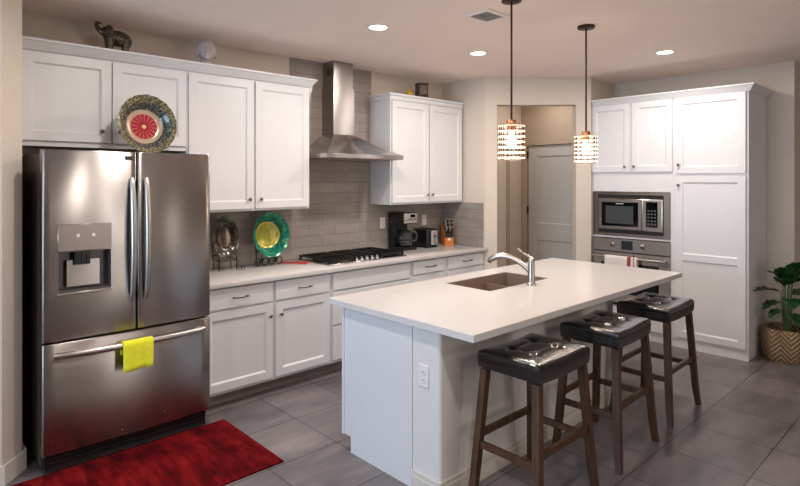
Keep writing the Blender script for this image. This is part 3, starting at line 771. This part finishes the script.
# ------------------------------------------------------------------ bar stools
def make_stool():
    t_ = thing('bar_stool', 'x', 'stool', (0, 0, 0), 0, None)
    hx, hy, zt, zb = .235, .178, .772, .680
    n = 40; m = 30
    def top(u, v):
        x, y = u / hx, v / hy
        z = zt + .014 * x * x - .006
        z += .016 * (1 - x ** 4) * (1 - y ** 4)
        for bx_ in (-.42, .42):
            for by_ in (-.36, .36):
                d = math.hypot((x - bx_) * hx, (y - by_) * hy); z -= .012 * math.exp(-(d / .014) ** 2) + .007 * math.exp(-(d / .035) ** 2)
        for s in (-1, 1):   # folds between the buttons
            z -= .004 * math.exp(-((y - s * .36) * hy / .010) ** 2) * (1 if abs(x) < .42 else math.exp(-((abs(x) - .42) / .3) ** 2))
            z -= .004 * math.exp(-((x - s * .42) * hx / .010) ** 2) * (1 if abs(y) < .36 else math.exp(-((abs(y) - .36) / .3) ** 2))
        e = max(abs(x), abs(y))
        if e > .94: z -= .007 * ((e - .94) / .06) ** 2
        k = 1
        return (u, v, z)
    def bulge(u, v, z):
        return z
    b = NB()
    us = [-hx + 2 * hx * i / n for i in range(n + 1)]; vs = [-hy + 2 * hy * i / m for i in range(m + 1)]
    G = {}
    for i, u in enumerate(us):
        for j, v in enumerate(vs): G[i, j] = b.verts.new(top(u, v))
    for i in range(n):
        for j in range(m): b.faces.new((G[i, j], G[i + 1, j], G[i + 1, j + 1], G[i, j + 1]))
    loop = [(i, 0) for i in range(n)] + [(n, j) for j in range(m)] + [(i, m) for i in range(n, 0, -1)] + [(0, j) for j in range(m, 0, -1)]
    prev = [G[q] for q in loop]
    for zz, out in ((.752, .004), (.73, .005), (.70, .004), (.680, .001)):
        cur = []
        for q in loop:
            u, v = us[q[0]], vs[q[1]]; x, y = u / hx, v / hy
            cz = zz + .010 * x * x * (1 if zz < .74 else 1)
            cur.append(b.verts.new((u + out * (x if abs(x) > .999 else 0), v + out * (y if abs(y) > .999 else 0), cz)))
        for k in range(len(loop)): b.faces.new((prev[k], cur[k], cur[(k + 1) % len(loop)], prev[(k + 1) % len(loop)]))
        prev = cur
    b.faces.new(prev); bmesh.ops.recalc_face_normals(b, faces=b.faces[:])
    cu = obj('cushion', b, 'leather', t_, smooth=60)
    # piping at the top and bottom edge
    pb = NB()
    for x in (-.42, .42):
        for y in (-.36, .36):
            ball(pb, (x * hx, y * hy, top(x * hx, y * hy)[2] + .002), .008, .008, .004, seg=10)
    obj('button', pb, 'leather', cu)
    obj('seat_frame', box(NB(), -hx + .05, hx - .05, -hy + .05, hy - .05, .668, .681, .003), 'stoolwood', t_)
    def leg(sx, sy):
        q = NB(); pts = []; K = 10
        for k in range(K + 1):
            s = k / K; z = .682 * (1 - s)
            ox = (hx - .026) + .058 * s; oy = (hy - .024) + .040 * s
            if s > .8: oy += .006 * ((s - .8) / .2); ox += .006 * ((s - .8) / .2) ** 2
            pts.append((sx * ox, sy * oy, z))
        rings = []
        for k, p in enumerate(pts):
            hw = .0195 - (.003 * max(0, (k / K - .75) / .25))
            rings.append([q.verts.new((p[0] + a * hw, p[1] + c_ * hw, p[2])) for a, c_ in ((-1, -1), (1, -1), (1, 1), (-1, 1))])
        for A, B in zip(rings, rings[1:]):
            for k in range(4): q.faces.new((A[k], A[(k + 1) % 4], B[(k + 1) % 4], B[k]))
        q.faces.new(rings[0]); q.faces.new(rings[-1]); bmesh.ops.recalc_face_normals(q, faces=q.faces[:])
        obj('leg', q, 'stoolwood', t_, smooth=30)
        return lambda z: Vector((sx * ((hx - .026) + .058 * (1 - z / .682)), sy * ((hy - .024) + .040 * (1 - z / .682)), z))
    L = {(sx, sy): leg(sx, sy) for sx in (-1, 1) for sy in (-1, 1)}
    for sx in (-1, 1):
        q = NB(); beam(q, L[sx, -1](.300) + Vector((0, .018, 0)), L[sx, 1](.300) - Vector((0, .018, 0)), .020, .034); obj('stretcher', q, 'stoolwood', t_, smooth=0)
    for sy in (-1, 1):
        q = NB(); beam(q, L[-1, sy](.345) + Vector((.018, 0, 0)), L[1, sy](.345) - Vector((.018, 0, 0)), .020, .034); obj('stretcher', q, 'stoolwood', t_, smooth=0)
    return t_
st = make_stool()
st['group'] = 'bar stools along the island'
st['label'] = 'black leather bar stool nearest the camera, by the outlet end of the island'; st.location = (2.484, 1.624, 0)
dup(st, (3.295, 1.636, 0), R(2), 'middle one of the three black leather bar stools at the island')
dup(st, (4.115, 1.665, 0), R(1), 'black leather bar stool at the far end of the island, nearest the pantry')

# ------------------------------------------------------------------ ceiling fittings
def can(x, y, label, visible=True):
    t_ = thing('recessed_light', label, 'ceiling light', (x, y, ZC), 0, 'recessed ceiling lights')
    b = NB(); lathe(b, [(.066, -.0035), (.090, -.001), (.092, -.0052), (.070, -.007), (.066, -.0035)], 32, cap=False)
    obj('trim_ring', b, 'outlet', t_)
    b = NB(); lathe(b, [(.0655, -.0015), (.0655, -.0045), (0, -.0045)], 32); obj('lens', b, 'lens', t_, 'glowing lens')
    a = area('can_light', (x, y, ZC - .012), (0, 0, 0), .13, .13, CAN_POWER, CAN_COLOR, 'DISK', 180)
    return t_
can(2.682, 3.094, 'round recessed ceiling light nearest the range hood')
can(3.880, 3.118, 'round recessed ceiling light behind the air vent, near the doorway wall')
can(5.053, 1.964, 'round recessed ceiling light in front of the pantry cabinets')
can(1.30, 2.75, 'recessed ceiling light in front of the refrigerator')
for x, y in ((1.3, .6), (-.9, 1.6), (2.2, -1.8)): can(x, y, 'recessed ceiling light over the living side of the room')

def pendant(x, y, ztop, zbot, label):
    t_ = thing('pendant_light', label, 'pendant light', (x, y, ZC), 0, 'pendant lights over the island')
    b = NB(); lathe(b, [(.062, -.001), (.062, -.017), (.058, -.020), (0, -.020)], 28); obj('canopy', b, 'bronze', t_)
    b = NB(); tube(b, [(0, 0, -.020), (0, 0, ztop - ZC + .02)], .0065, 10); obj('rod', b, 'bronze', t_)
    h0, h1 = ztop - ZC, zbot - ZC
    b = NB(); lathe(b, [(0, h0 + .028), (.030, h0 + .026), (.032, h0 + .010), (.022, h0 - .004), (.022, h0 - .045), (0, h0 - .046)], 20); obj('socket_cap', b, 'copper', t_)
    sh = NB(); rr = .080; nb = 7
    for k in range(nb):
        z = h0 - .012 - (h0 - h1 - .024) * k / (nb - 1); hh = .0046
        lathe(sh, [(rr - .003, z - hh), (rr + .003, z - hh), (rr + .003, z + hh), (rr - .003, z + hh), (rr - .003, z - hh)], 36, cap=False)
    shade = obj('shade', sh, 'band', t_, 'stacked frosted glass bands')
    b = NB()
    for k in range(9):
        a = 2 * PI * (k + .35) / 9; ca, sa = math.cos(a) * (rr - .007), math.sin(a) * (rr - .007)
        tube(b, [(ca, sa, h1), (ca, sa, h0)], .0028, 6)
    for k in range(3):
        a = 2 * PI * k / 3 + .3; tube(b, [(.02 * math.cos(a), .02 * math.sin(a), h0 - .002), ((rr - .005) * math.cos(a), (rr - .005) * math.sin(a), h0 - .006)], .003, 6)
    tube(b, torus_pts((0, 0, h1 + .001), rr - .004, 36, 'xy'), .0022, 6)
    obj('cage', b, 'bronze', t_)
    b = NB(); zc = (h0 + h1) / 2 - .005; lathe(b, [(0, zc - .036), (.014, zc - .033), (.025, zc - .018), (.028, zc), (.022, zc + .022), (.013, zc + .045), (.011, h0 - .047)], 20); obj('bulb', b, 'bulb', t_, 'lit bulb')
    l = bpy.data.lights.new('pendant_glow', 'POINT'); l.energy = PENDANT_POWER; l.color = (1, .80, .60); l.shadow_soft_size = .05
    lo_ = bpy.data.objects.new('pendant_glow', l); COL.objects.link(lo_); lo_.location = (x, y, zbot - .04)
pendant(2.875, 2.045, 1.998, 1.776, 'nearer pendant light, hanging over the sink end of the island')
pendant(3.78, 2.03, 1.980, 1.775, 'farther pendant light, hanging over the pantry end of the island')

c = thing('air_vent', 'white square ceiling air register with grey louvres', 'vent', (3.04, 2.365, ZC))
fr = cells(NB(), [-.125, -.095, .095, .125], [-.105, -.075, .075, .105], lambda u, v: (u, v, -.010), lambda u, v: (u, v, -.001), lambda i, j: i == 1 and j == 1)
obj('frame', fr, 'outlet', c, smooth=0)
obj('duct', bx(-.0945, .0945, -.0745, .0745, -.0025, -.001), 'dark', c)
lv = NB()
for k in range(6): beam(lv, (-.093, -.066 + k * .013, -.006), (-.004, -.066 + k * .013, -.006), .009, .0015)
for k in range(6): beam(lv, (.004, .066 - k * .013, -.006), (.093, .066 - k * .013, -.006), .009, .0015)
for k in range(6): beam(lv, (.008 + k * .014, -.073, -.006), (.008 + k * .014, -.004, -.006), .009, .0015)
for k in range(6): beam(lv, (-.008 - k * .014, .073, -.006), (-.008 - k * .014, .012, -.006), .009, .0015)
obj('louvre', lv, mat('louvre_grey', (150, 140, 134), .5).m, c)
for s in (0, 1): pass

# ------------------------------------------------------------------ rug
c = bmesh.new(); nx, ny = 150, 34; x0, x1, y0, y1 = .20, 1.722, 2.828, 3.598
def rz_(u, v):
    fade = max(0, min(1, (v - (y0 + .25)) / .35)) * max(0, min(1, (1.5 - u) / .3))
    fade *= max(0, min(1, (y1 - v) / .06))
    return .010 + .014 * fade * abs(math.sin((u + .25 * (v - y0)) * 24)) ** .7
cells(c, [x0 + (x1 - x0) * i / nx for i in range(nx + 1)], [y0 + (y1 - y0) * j / ny for j in range(ny + 1)], lambda u, v: (u - x0, v - y0, rz_(u, v)), lambda u, v: (u - x0, v - y0, .001))
single('rug', c, 'rug', 'deep red pile mat on the floor in front of the refrigerator', 'rug', (x0, y0, 0), smooth=70)

# ------------------------------------------------------------------ plates and stands
def plate(name, label, loc, rx, rzr, tilt, m, depth=.05, rz=0, inner=.5, scallop=0, parent_thing=None):
    b = NB(); seg = 72
    prof_ = [(0, depth), (inner * .75, depth), (inner, depth * .93), (inner * 1.12, depth * .7), (.78, depth * .30), (.93, depth * .08), (1.0, 0)]
    back_ = [(1.0, .006), (.9, depth * .2 + .007), (.6, depth + .004), (0, depth + .006)]
    rings = []
    for r, h in prof_ + back_:
        ring_ = []
        for k in range(seg):
            a = 2 * PI * k / seg; s = 1 + (scallop * abs(math.sin(a * 9)) if r > .7 else 0)
            ring_.append(b.verts.new((r * rx * s * math.cos(a), h, r * rzr * s * math.sin(a))))
        rings.append(ring_)
    for A, B in zip(rings, rings[1:]):
        for k in range(seg): b.faces.new((A[k], A[(k + 1) % seg], B[(k + 1) % seg], B[k]))
    bmesh.ops.remove_doubles(b, verts=b.verts[:], dist=1e-6); bmesh.ops.recalc_face_normals(b, faces=b.faces[:])
    o = single(name, b, m, label, 'plate', loc, smooth=60); o.rotation_euler = (-tilt, 0, rz); return o
plate('decorative_plate', 'mosaic-rimmed plate with a red flower centre standing on the refrigerator', (1.305, 3.84, 2.026), .186, .198, R(10), 'plate_red', .085, inner=.6, scallop=.02)
plate('decorative_plate', 'teal plate with a yellow-green centre on a black scroll stand', (2.445, 4.205, 1.184), .168, .192, R(6), 'plate_green', .095, rz=R(-4), inner=.62)
plate('decorative_plate', 'dark oval plate on a wire stand beside the refrigerator', (2.052, 4.245, 1.185), .112, .178, R(10), 'plate_dark', .035, inner=.55)
sn = NB()
for s in (-1, 1): tube(sn, [(s * .06, -.03, 0), (s * .05, .0, .012), (s * .05, .06, .01), (s * .045, .10, .12)], .004, 8)
tube(sn, [(-.06, -.03, .003), (.06, -.03, .003)], .004, 8); tube(sn, [(-.05, .06, .01), (.05, .06, .01)], .004, 8)
single('plate_stand', sn, 'chrome', 'small wire stand under the mosaic plate on the refrigerator', 'stand', (1.305, 3.83, 1.805 + .0))
def scroll_stand(name, label, loc, tall, w):
    b = NB()
    for s in (-1, 1):
        x = s * w
        # a foot curling forward, the rest that holds the rim and the rear leg
        tube(b, [(x, .10, .22), (x, .085, .10), (x, .07, .004)], .004, 8)
        tube(b, [(x, .085, tall + .01), (x, -.02, tall), (x, -.028, tall + .025)], .004, 8)
    tube(b, [(-w, .09, .12), (w, .09, .12)], .004, 8)
    return b
b = scroll_stand('', '', None, .05, .06)
for cx in (-.068, .068):
    for s in (-1, 1):
        pts = [(cx + s * (.034 + .034 * math.cos(a) * (1 - .35 * k / 22)) , -.022, .040 + .034 * math.sin(a) * (1 - .35 * k / 22)) for k, a in [(k, PI - 2 * PI * 1.2 * k / 22 * 1) for k in range(23)]]
        pts = [(cx + s * (p[0] - cx) * s, p[1], p[2]) for p in pts] if s > 0 else [(cx - (p[0] - cx) * -1, p[1], p[2]) for p in pts]
        tube(b, pts, .0048, 8)
    tube(b, [(cx, -.022, .03), (cx, -.022, .085), (cx + .006, -.026, .10)], .005, 8)
    tube(b, [(cx, -.022, .035), (cx, .085, .03)], .0045, 8)
single('plate_stand', b, 'iron', 'black wrought-iron scroll stand holding the teal plate', 'stand', (2.425, 4.245, .9142))
b = scroll_stand('', '', None, .085, .075)
for s in (-1, 1): tube(b, [(s * .075, -.03, .115), (s * .075, -.03, .002)], .0045, 8)
tube(b, [(-.075, -.03, .085), (.075, -.03, .085)], .004, 8)
for s in (1,): tube(b, torus_pts((.10, -.04, .014), .013, 16), .003, 6); tube(b, torus_pts((.128, -.04, .014), .013, 16), .003, 6)
single('plate_stand', b, 'iron', 'thin dark wire stand holding the oval plate', 'stand', (2.052, 4.245, .9142))

# ------------------------------------------------------------------ things on top of the cabinets
def blobs(bm, items):
    for it in items: ball(bm, *it[:4], rot=(it[4] if len(it) > 4 else None), seg=20)
def remesh(o, size, sm=4):
    r = o.modifiers.new('r', 'REMESH'); r.mode = 'VOXEL'; r.voxel_size = size; r.use_smooth_shade = True
    s = o.modifiers.new('s', 'SMOOTH'); s.iterations = sm; s.factor = .6
RY = lambda a: Matrix.Rotation(R(a), 4, 'Y')
c = thing('elephant_figurine', 'small dark bronze elephant with raised trunk on the left cabinets', 'figurine', (1.19, 4.17, 2.531))
b = NB()   # faces -x
blobs(b, [((.025, 0, .105), .078, .050, .056), ((-.02, 0, .110), .050, .044, .052), ((.07, 0, .092), .044, .044, .052), ((-.058, 0, .138), .034, .030, .036, RY(20)), ((-.042, 0, .122), .036, .036, .042)])
for x, y in ((-.042, -.022), (-.030, .022), (.062, -.022), (.075, .022)): tube(b, [(x, y, .10), (x + .002, y, .05), (x - .002, y, .012), (x - .004, y, .0)], [.032, .026, .023, .026], 12)
tube(b, [(-.075, 0, .138), (-.092, 0, .145), (-.104, 0, .156), (-.114, 0, .172), (-.116, 0, .187), (-.106, 0, .197), (-.093, 0, .195), (-.087, 0, .186)], [.023, .020, .017, .014, .012, .010, .009, .008], 12)
tube(b, [(.095, 0, .12), (.107, 0, .10), (.104, 0, .06)], [.008, .005, .004], 8)
e = obj('body', b, 'elephant', c); remesh(e, .0032)
for s in (-1, 1):
    b = NB(); ball(b, (-.040, s * .034, .150), .026, .006, .034, Matrix.Rotation(R(s * 20), 4, 'Z') @ RY(-15), 18); obj('ear', b, 'elephant', c)
    b = NB(); tube(b, [(-.078, s * .014, .130), (-.095, s * .018, .130), (-.106, s * .018, .141)], [.005, .004, .001], 8); obj('tusk', b, 'buddha', c, 'pale tusk')
c = thing('head_sculpture', 'white plaster head sculpture on the left cabinets', 'sculpture', (1.845, 4.16, 2.531), R(-18))
c.scale = (1.18, 1.18, 1.1)
b = NB()   # faces -y
blobs(b, [((0, .0, .115), .060, .066, .074), ((0, -.018, .085), .047, .050, .052), ((0, .008, .168), .036, .040, .026), ((0, -.068, .100), .011, .018, .024), ((0, -.062, .070), .017, .009, .005), ((0, -.062, .062), .014, .009, .005),
          ((-.022, -.060, .121), .014, .006, .004), ((.022, -.060, .121), .014, .006, .004), ((-.022, -.060, .112), .010, .007, .006), ((.022, -.060, .112), .010, .007, .006), ((0, -.052, .048), .02, .018, .014),
          ((-.060, .0, .092), .008, .014, .036), ((.060, .0, .092), .008, .014, .036)])
tube(b, [(0, .01, .0), (0, .008, .012), (0, .005, .05)], [.046, .040, .036], 20)
h = obj('head', b, 'buddha', c); remesh(h, .003, 2)
b = NB(); ball(b, (0, .022, .124), .062, .062, .072)
obj('hair', b, 'hairgrey', c)
c = NB()
lathe(c, [(.042, 0), (.044, .012), (.040, .035), (.030, .050), (.022, .058), (.018, .072), (.010, .085), (.004, .096), (0, .10)], 20)
ball(c, (0, -.034, .03), .014, .01, .014); 
for s in (-1, 1): ball(c, (s * .032, -.010, .052), .010, .010, .014); ball(c, (s * .036, -.018, .008), .014, .02, .008)
single('yellow_figurine', c, 'yellowfig', 'small yellow glazed figurine beside the dark wooden lantern', 'figurine', (4.06, 4.18, 2.523))
c = thing('wooden_lantern', 'small dark wooden box lantern standing on the right upper cabinet', 'lantern', (4.245, 4.18, 2.523), R(-20))
b = NB(); box(b, -.056, .056, -.045, .045, .032, .150, .003)
for s in (-1, 1):
    for q in (-1, 1): box(b, s * .05 - .006, s * .05 + .006, q * .04 - .006, q * .04 + .006, .0, .158, .001)
box(b, -.063, .063, -.052, .052, .150, .162, .003); box(b, -.060, .060, -.049, .049, .026, .034, .002); obj('box', b, 'lantern', c)
b = NB(); box(b, -.040, .040, -.0475, -.0455, .045, .138); obj('front_panel', b, mat('panel_brown', (104, 84, 72), .4).m, c)
b = NB(); lathe(b, [(.006, 0), (.006, -.008), (0, -.010)], 10, (.012, -.0478, .07), 'y'); obj('knob', b, 'chrome', c)

# ------------------------------------------------------------------ small appliances
c = thing('coffee_maker', 'black and silver drip coffee maker with glass carafe on the counter', 'coffee maker', (3.945, 4.15, .9145))
b = NB(); box(b, 0, .20, 0, .235, 0, .035, .006, 2); box(b, 0, .20, .145, .235, .035, .29, .004); box(b, 0, .20, .0, .235, .275, .395, .008, 2); obj('housing', b, 'black', c)
fp = obj('front_panel', bx(.006, .194, -.006, -.0005, .285, .385, .003), 'silver', c, 'brushed silver front panel')
obj('display', bx(.095, .165, -.0085, -.0065, .345, .375), 'glassblack', fp)
kb = NB()
for k in range(4): box(kb, .07 + k * .028, .088 + k * .028, -.009, -.0065, .322, .334, .001)
obj('button', kb, 'black', fp)
obj('seam', bx(.006, .194, -.0075, -.0062, .312, .316), 'dark', fp)
b = NB(); lathe(b, [(.052, .040), (.066, .052), (.070, .085), (.066, .130), (.052, .165), (.046, .178)], 28, (.10, .072, 0), cap=False); cf = obj('carafe', b, 'glass', c)
b = NB(); lathe(b, [(.050, .042), (.064, .054), (.067, .075), (0, .076)], 24, (.10, .072, 0)); obj('coffee', b, mat('coffee', (20, 10, 6), .1).m, cf)
b = NB(); lathe(b, [(.047, .176), (.055, .180), (.055, .20), (.03, .21), (0, .21)], 24, (.10, .072, 0)); lathe(b, [(.071, .10), (.072, .10), (.0715, .112), (.070, .112)], 28, (.10, .072, 0), cap=False); obj('carafe_lid', b, 'black', cf)
b = NB(); tube(b, [(.145, .045, .192), (.185, .02, .190), (.205, .005, .155), (.195, .012, .10), (.165, .032, .085)], .010, 10); obj('carafe_handle', b, mat('handle_grey', (70, 70, 72), .3, .3).m, cf)

c = thing('toaster', 'black toaster with silver end panel beside the coffee maker', 'toaster', (4.305, 4.14, .9145))
b = NB(); box(b, 0, .165, .012, .235, .012, .205, .022, 3); box(b, .008, .157, .02, .227, 0, .014); obj('body', b, 'black', c)
obj('end_panel', bx(.055, .150, .004, .0125, .03, .185, .006, 2), 'silver', c, 'silver control panel on the end')
b = NB(); box(b, .085, .115, -.018, .003, .120, .134, .003); box(b, .098, .102, .0015, .0035, .05, .17); obj('lever', b, 'black', c)
b = NB(); lathe(b, [(.013, .003), (.012, -.012), (0, -.013)], 16, (.10, 0, .065), 'y'); obj('knob', b, 'chrome', c)
b = NB(); 
for x in (.045, .098): box(b, x, x + .026, .045, .205, .2035, .2065)
obj('slot', b, 'dark', c)

c = thing('knife_block', 'orange wooden knife block full of black-handled knives', 'knife block', (4.635, 4.20, .9145), R(-32))
b = NB(); prism_x(b, [(0, 0), (.14, 0), (.17, .20), (.10, .235), (.0, .125)], 0, .105); obj('block', b, 'blockwood', c, smooth=0)
b = NB(); box(b, .003, .102, -.003, -.0003, .088, .1245); prism_x(b, [(-.002, .1255), (-.004, .131), (.092, .2405), (.099, .236)], .004, .101); obj('slot_plate', b, 'black', c, smooth=0)
obj('emblem', bx(.04, .066, -.0012, -.0002, .055, .078), 'outlet', c)
nrm = Vector((0, -.74, .67)).normalized(); al = Vector((0, .67, .74)).normalized()
for i, (dx, s, L_) in enumerate([(x, s, l) for s, l in ((.03, .07), (.075, .085), (.118, .10)) for x in (.018, .041, .064, .087)]):
    p = Vector((dx, -.002, .131)) + al * s
    q = NB(); a0 = p + nrm * .006; a1 = p + nrm * L_ + Vector((0, .03, .03)) * .2
    tube(q, [a0, p + nrm * L_ * .5, a1], [.0075, .0085, .0095], 8); k = obj('knife_handle', q, 'black' if i % 2 else 'silver', c)
    q = NB(); tube(q, [a1 + nrm * .0005, a1 + nrm * .007], [.0092, .0085], 8); obj('end_cap', q, 'chrome', k)
    q = NB(); tube(q, [p + nrm * .001, p + nrm * .0058], .007, 8); obj('bolster', q, 'chrome', k)

c = thing('kitchen_tongs', 'red-tipped kitchen tongs lying on the counter left of the cooktop', 'tongs', (2.66, 4.20, .9145), R(-52))
for s in (-1, 1):
    b = NB(); beam(b, (-.12, s * .004, .010), (.075, s * .024, .010), .02, .008); a = obj('arm', b, 'redplastic', c, smooth=0)
    b = NB(); box(b, .070, .125, s * .026 - .012, s * .026 + .012, .002, .014, .004, 2); obj('tip', b, 'redplastic', a)
    b = NB(); beam(b, (-.06, s * .011, .0145), (.03, s * .020, .0145), .009, .002); obj('grip', b, 'chrome', a)

# ------------------------------------------------------------------ potted plant
c = thing('potted_plant', 'broad-leaved green plant in a woven chevron basket beside the pantry', 'plant', (6.085, 1.285, 0))
b = NB(); rings = []
for z, r in ((0, .165), (.02, .178), (.13, .19), (.24, .192), (.285, .186), (.295, .180), (.288, .172), (.22, .17)):
    rings.append([b.verts.new((r * math.cos(a) * (1 + .035 * math.cos(6 * (a - .7))), r * math.sin(a) * (1 + .035 * math.cos(6 * (a - .7))), z)) for a in [2 * PI * k / 60 for k in range(60)]])
for A, B in zip(rings, rings[1:]):
    for k in range(60): b.faces.new((A[k], A[(k + 1) % 60], B[(k + 1) % 60], B[k]))
b.faces.new(rings[0][::-1]); obj('basket', b, 'basket', c)
b = NB(); lathe(b, [(.170, .225), (.12, .235), (0, .24)], 30); obj('soil', b, 'soil', c)
stem = NB(); leaf = NB()
def add_leaf(p, d, L_, w, droop, roll=0):
    d = Vector(d).normalized(); side = d.cross(Vector((0, 0, 1))); side = side.normalized() if side.length > .05 else Vector((1, 0, 0))
    side = (Matrix.Rotation(roll, 3, d) @ side); n = 12; rows = []
    pos = Vector(p); dirv = d.copy()
    for k in range(n + 1):
        s = k / n; wd = w * (math.sin(PI * min(1, s ** .75)) ** .8) * (1 if s < 1 else 0) + .001
        up_ = side.cross(dirv).normalized(); row = []
        for q in (-1, -.5, 0, .5, 1): row.append(leaf.verts.new(pos + side * q * wd / 2 + up_ * (abs(q) * .16 * wd + .006 * math.sin(s * 22) * abs(q))))
        rows.append(row); dirv = (dirv + Vector((0, 0, -droop / n))).normalized(); pos = pos + dirv * L_ / n
    for A, B in zip(rows, rows[1:]):
        for k in range(4): leaf.faces.new((A[k], A[k + 1], B[k + 1], B[k]))
LF = [(185, 50, .70, .22, .16, .35), (225, 45, .78, .24, .16, .5), (275, 35, .76, .26, .16, .6), (160, 35, .74, .18, .13, .6), (205, 10, .56, .20, .14, .8), (250, 15, .64, .22, .15, .8),
      (143, 14, .62, .24, .13, .45), (205, 68, .66, .23, .17, .25), (150, -8, .54, .19, .12, .5), (165, 5, .46, .21, .09, .8), (300, 25, .70, .28, .16, .7), (330, 8, .60, .27, .15, .8), (270, 0, .52, .25, .14, .7),
      (235, 20, .60, .20, .15, 1.1), (180, 45, .66, .20, .14, .7), (320, 55, .72, .24, .15, .5), (255, 50, .72, .22, .15, .5), (290, -15, .42, .22, .13, .6), (345, 35, .74, .20, .13, .7), (215, -5, .44, .20, .12, .7)]
for az, el, z, L_, w, dr_ in LF:
    a = R(az); e = R(el); d = Vector((math.cos(a) * math.cos(e), math.sin(a) * math.cos(e), math.sin(e)))
    base = Vector((math.cos(a) * .02, math.sin(a) * .02, .232)); j = Vector((math.cos(a) * .05, math.sin(a) * .05, z))
    tube(stem, [base, base.lerp(j, .5) + Vector((math.cos(a) * .008, 0, 0)), j, j + d * .04], [.006, .005, .004, .003], 7)
    add_leaf(j + d * .035, d, L_, w, dr_)
obj('stem', stem, 'stem', c)
lf = obj('foliage', leaf, 'leaf', c, smooth=80)
s = lf.modifiers.new('s', 'SOLIDIFY'); s.thickness = .0012
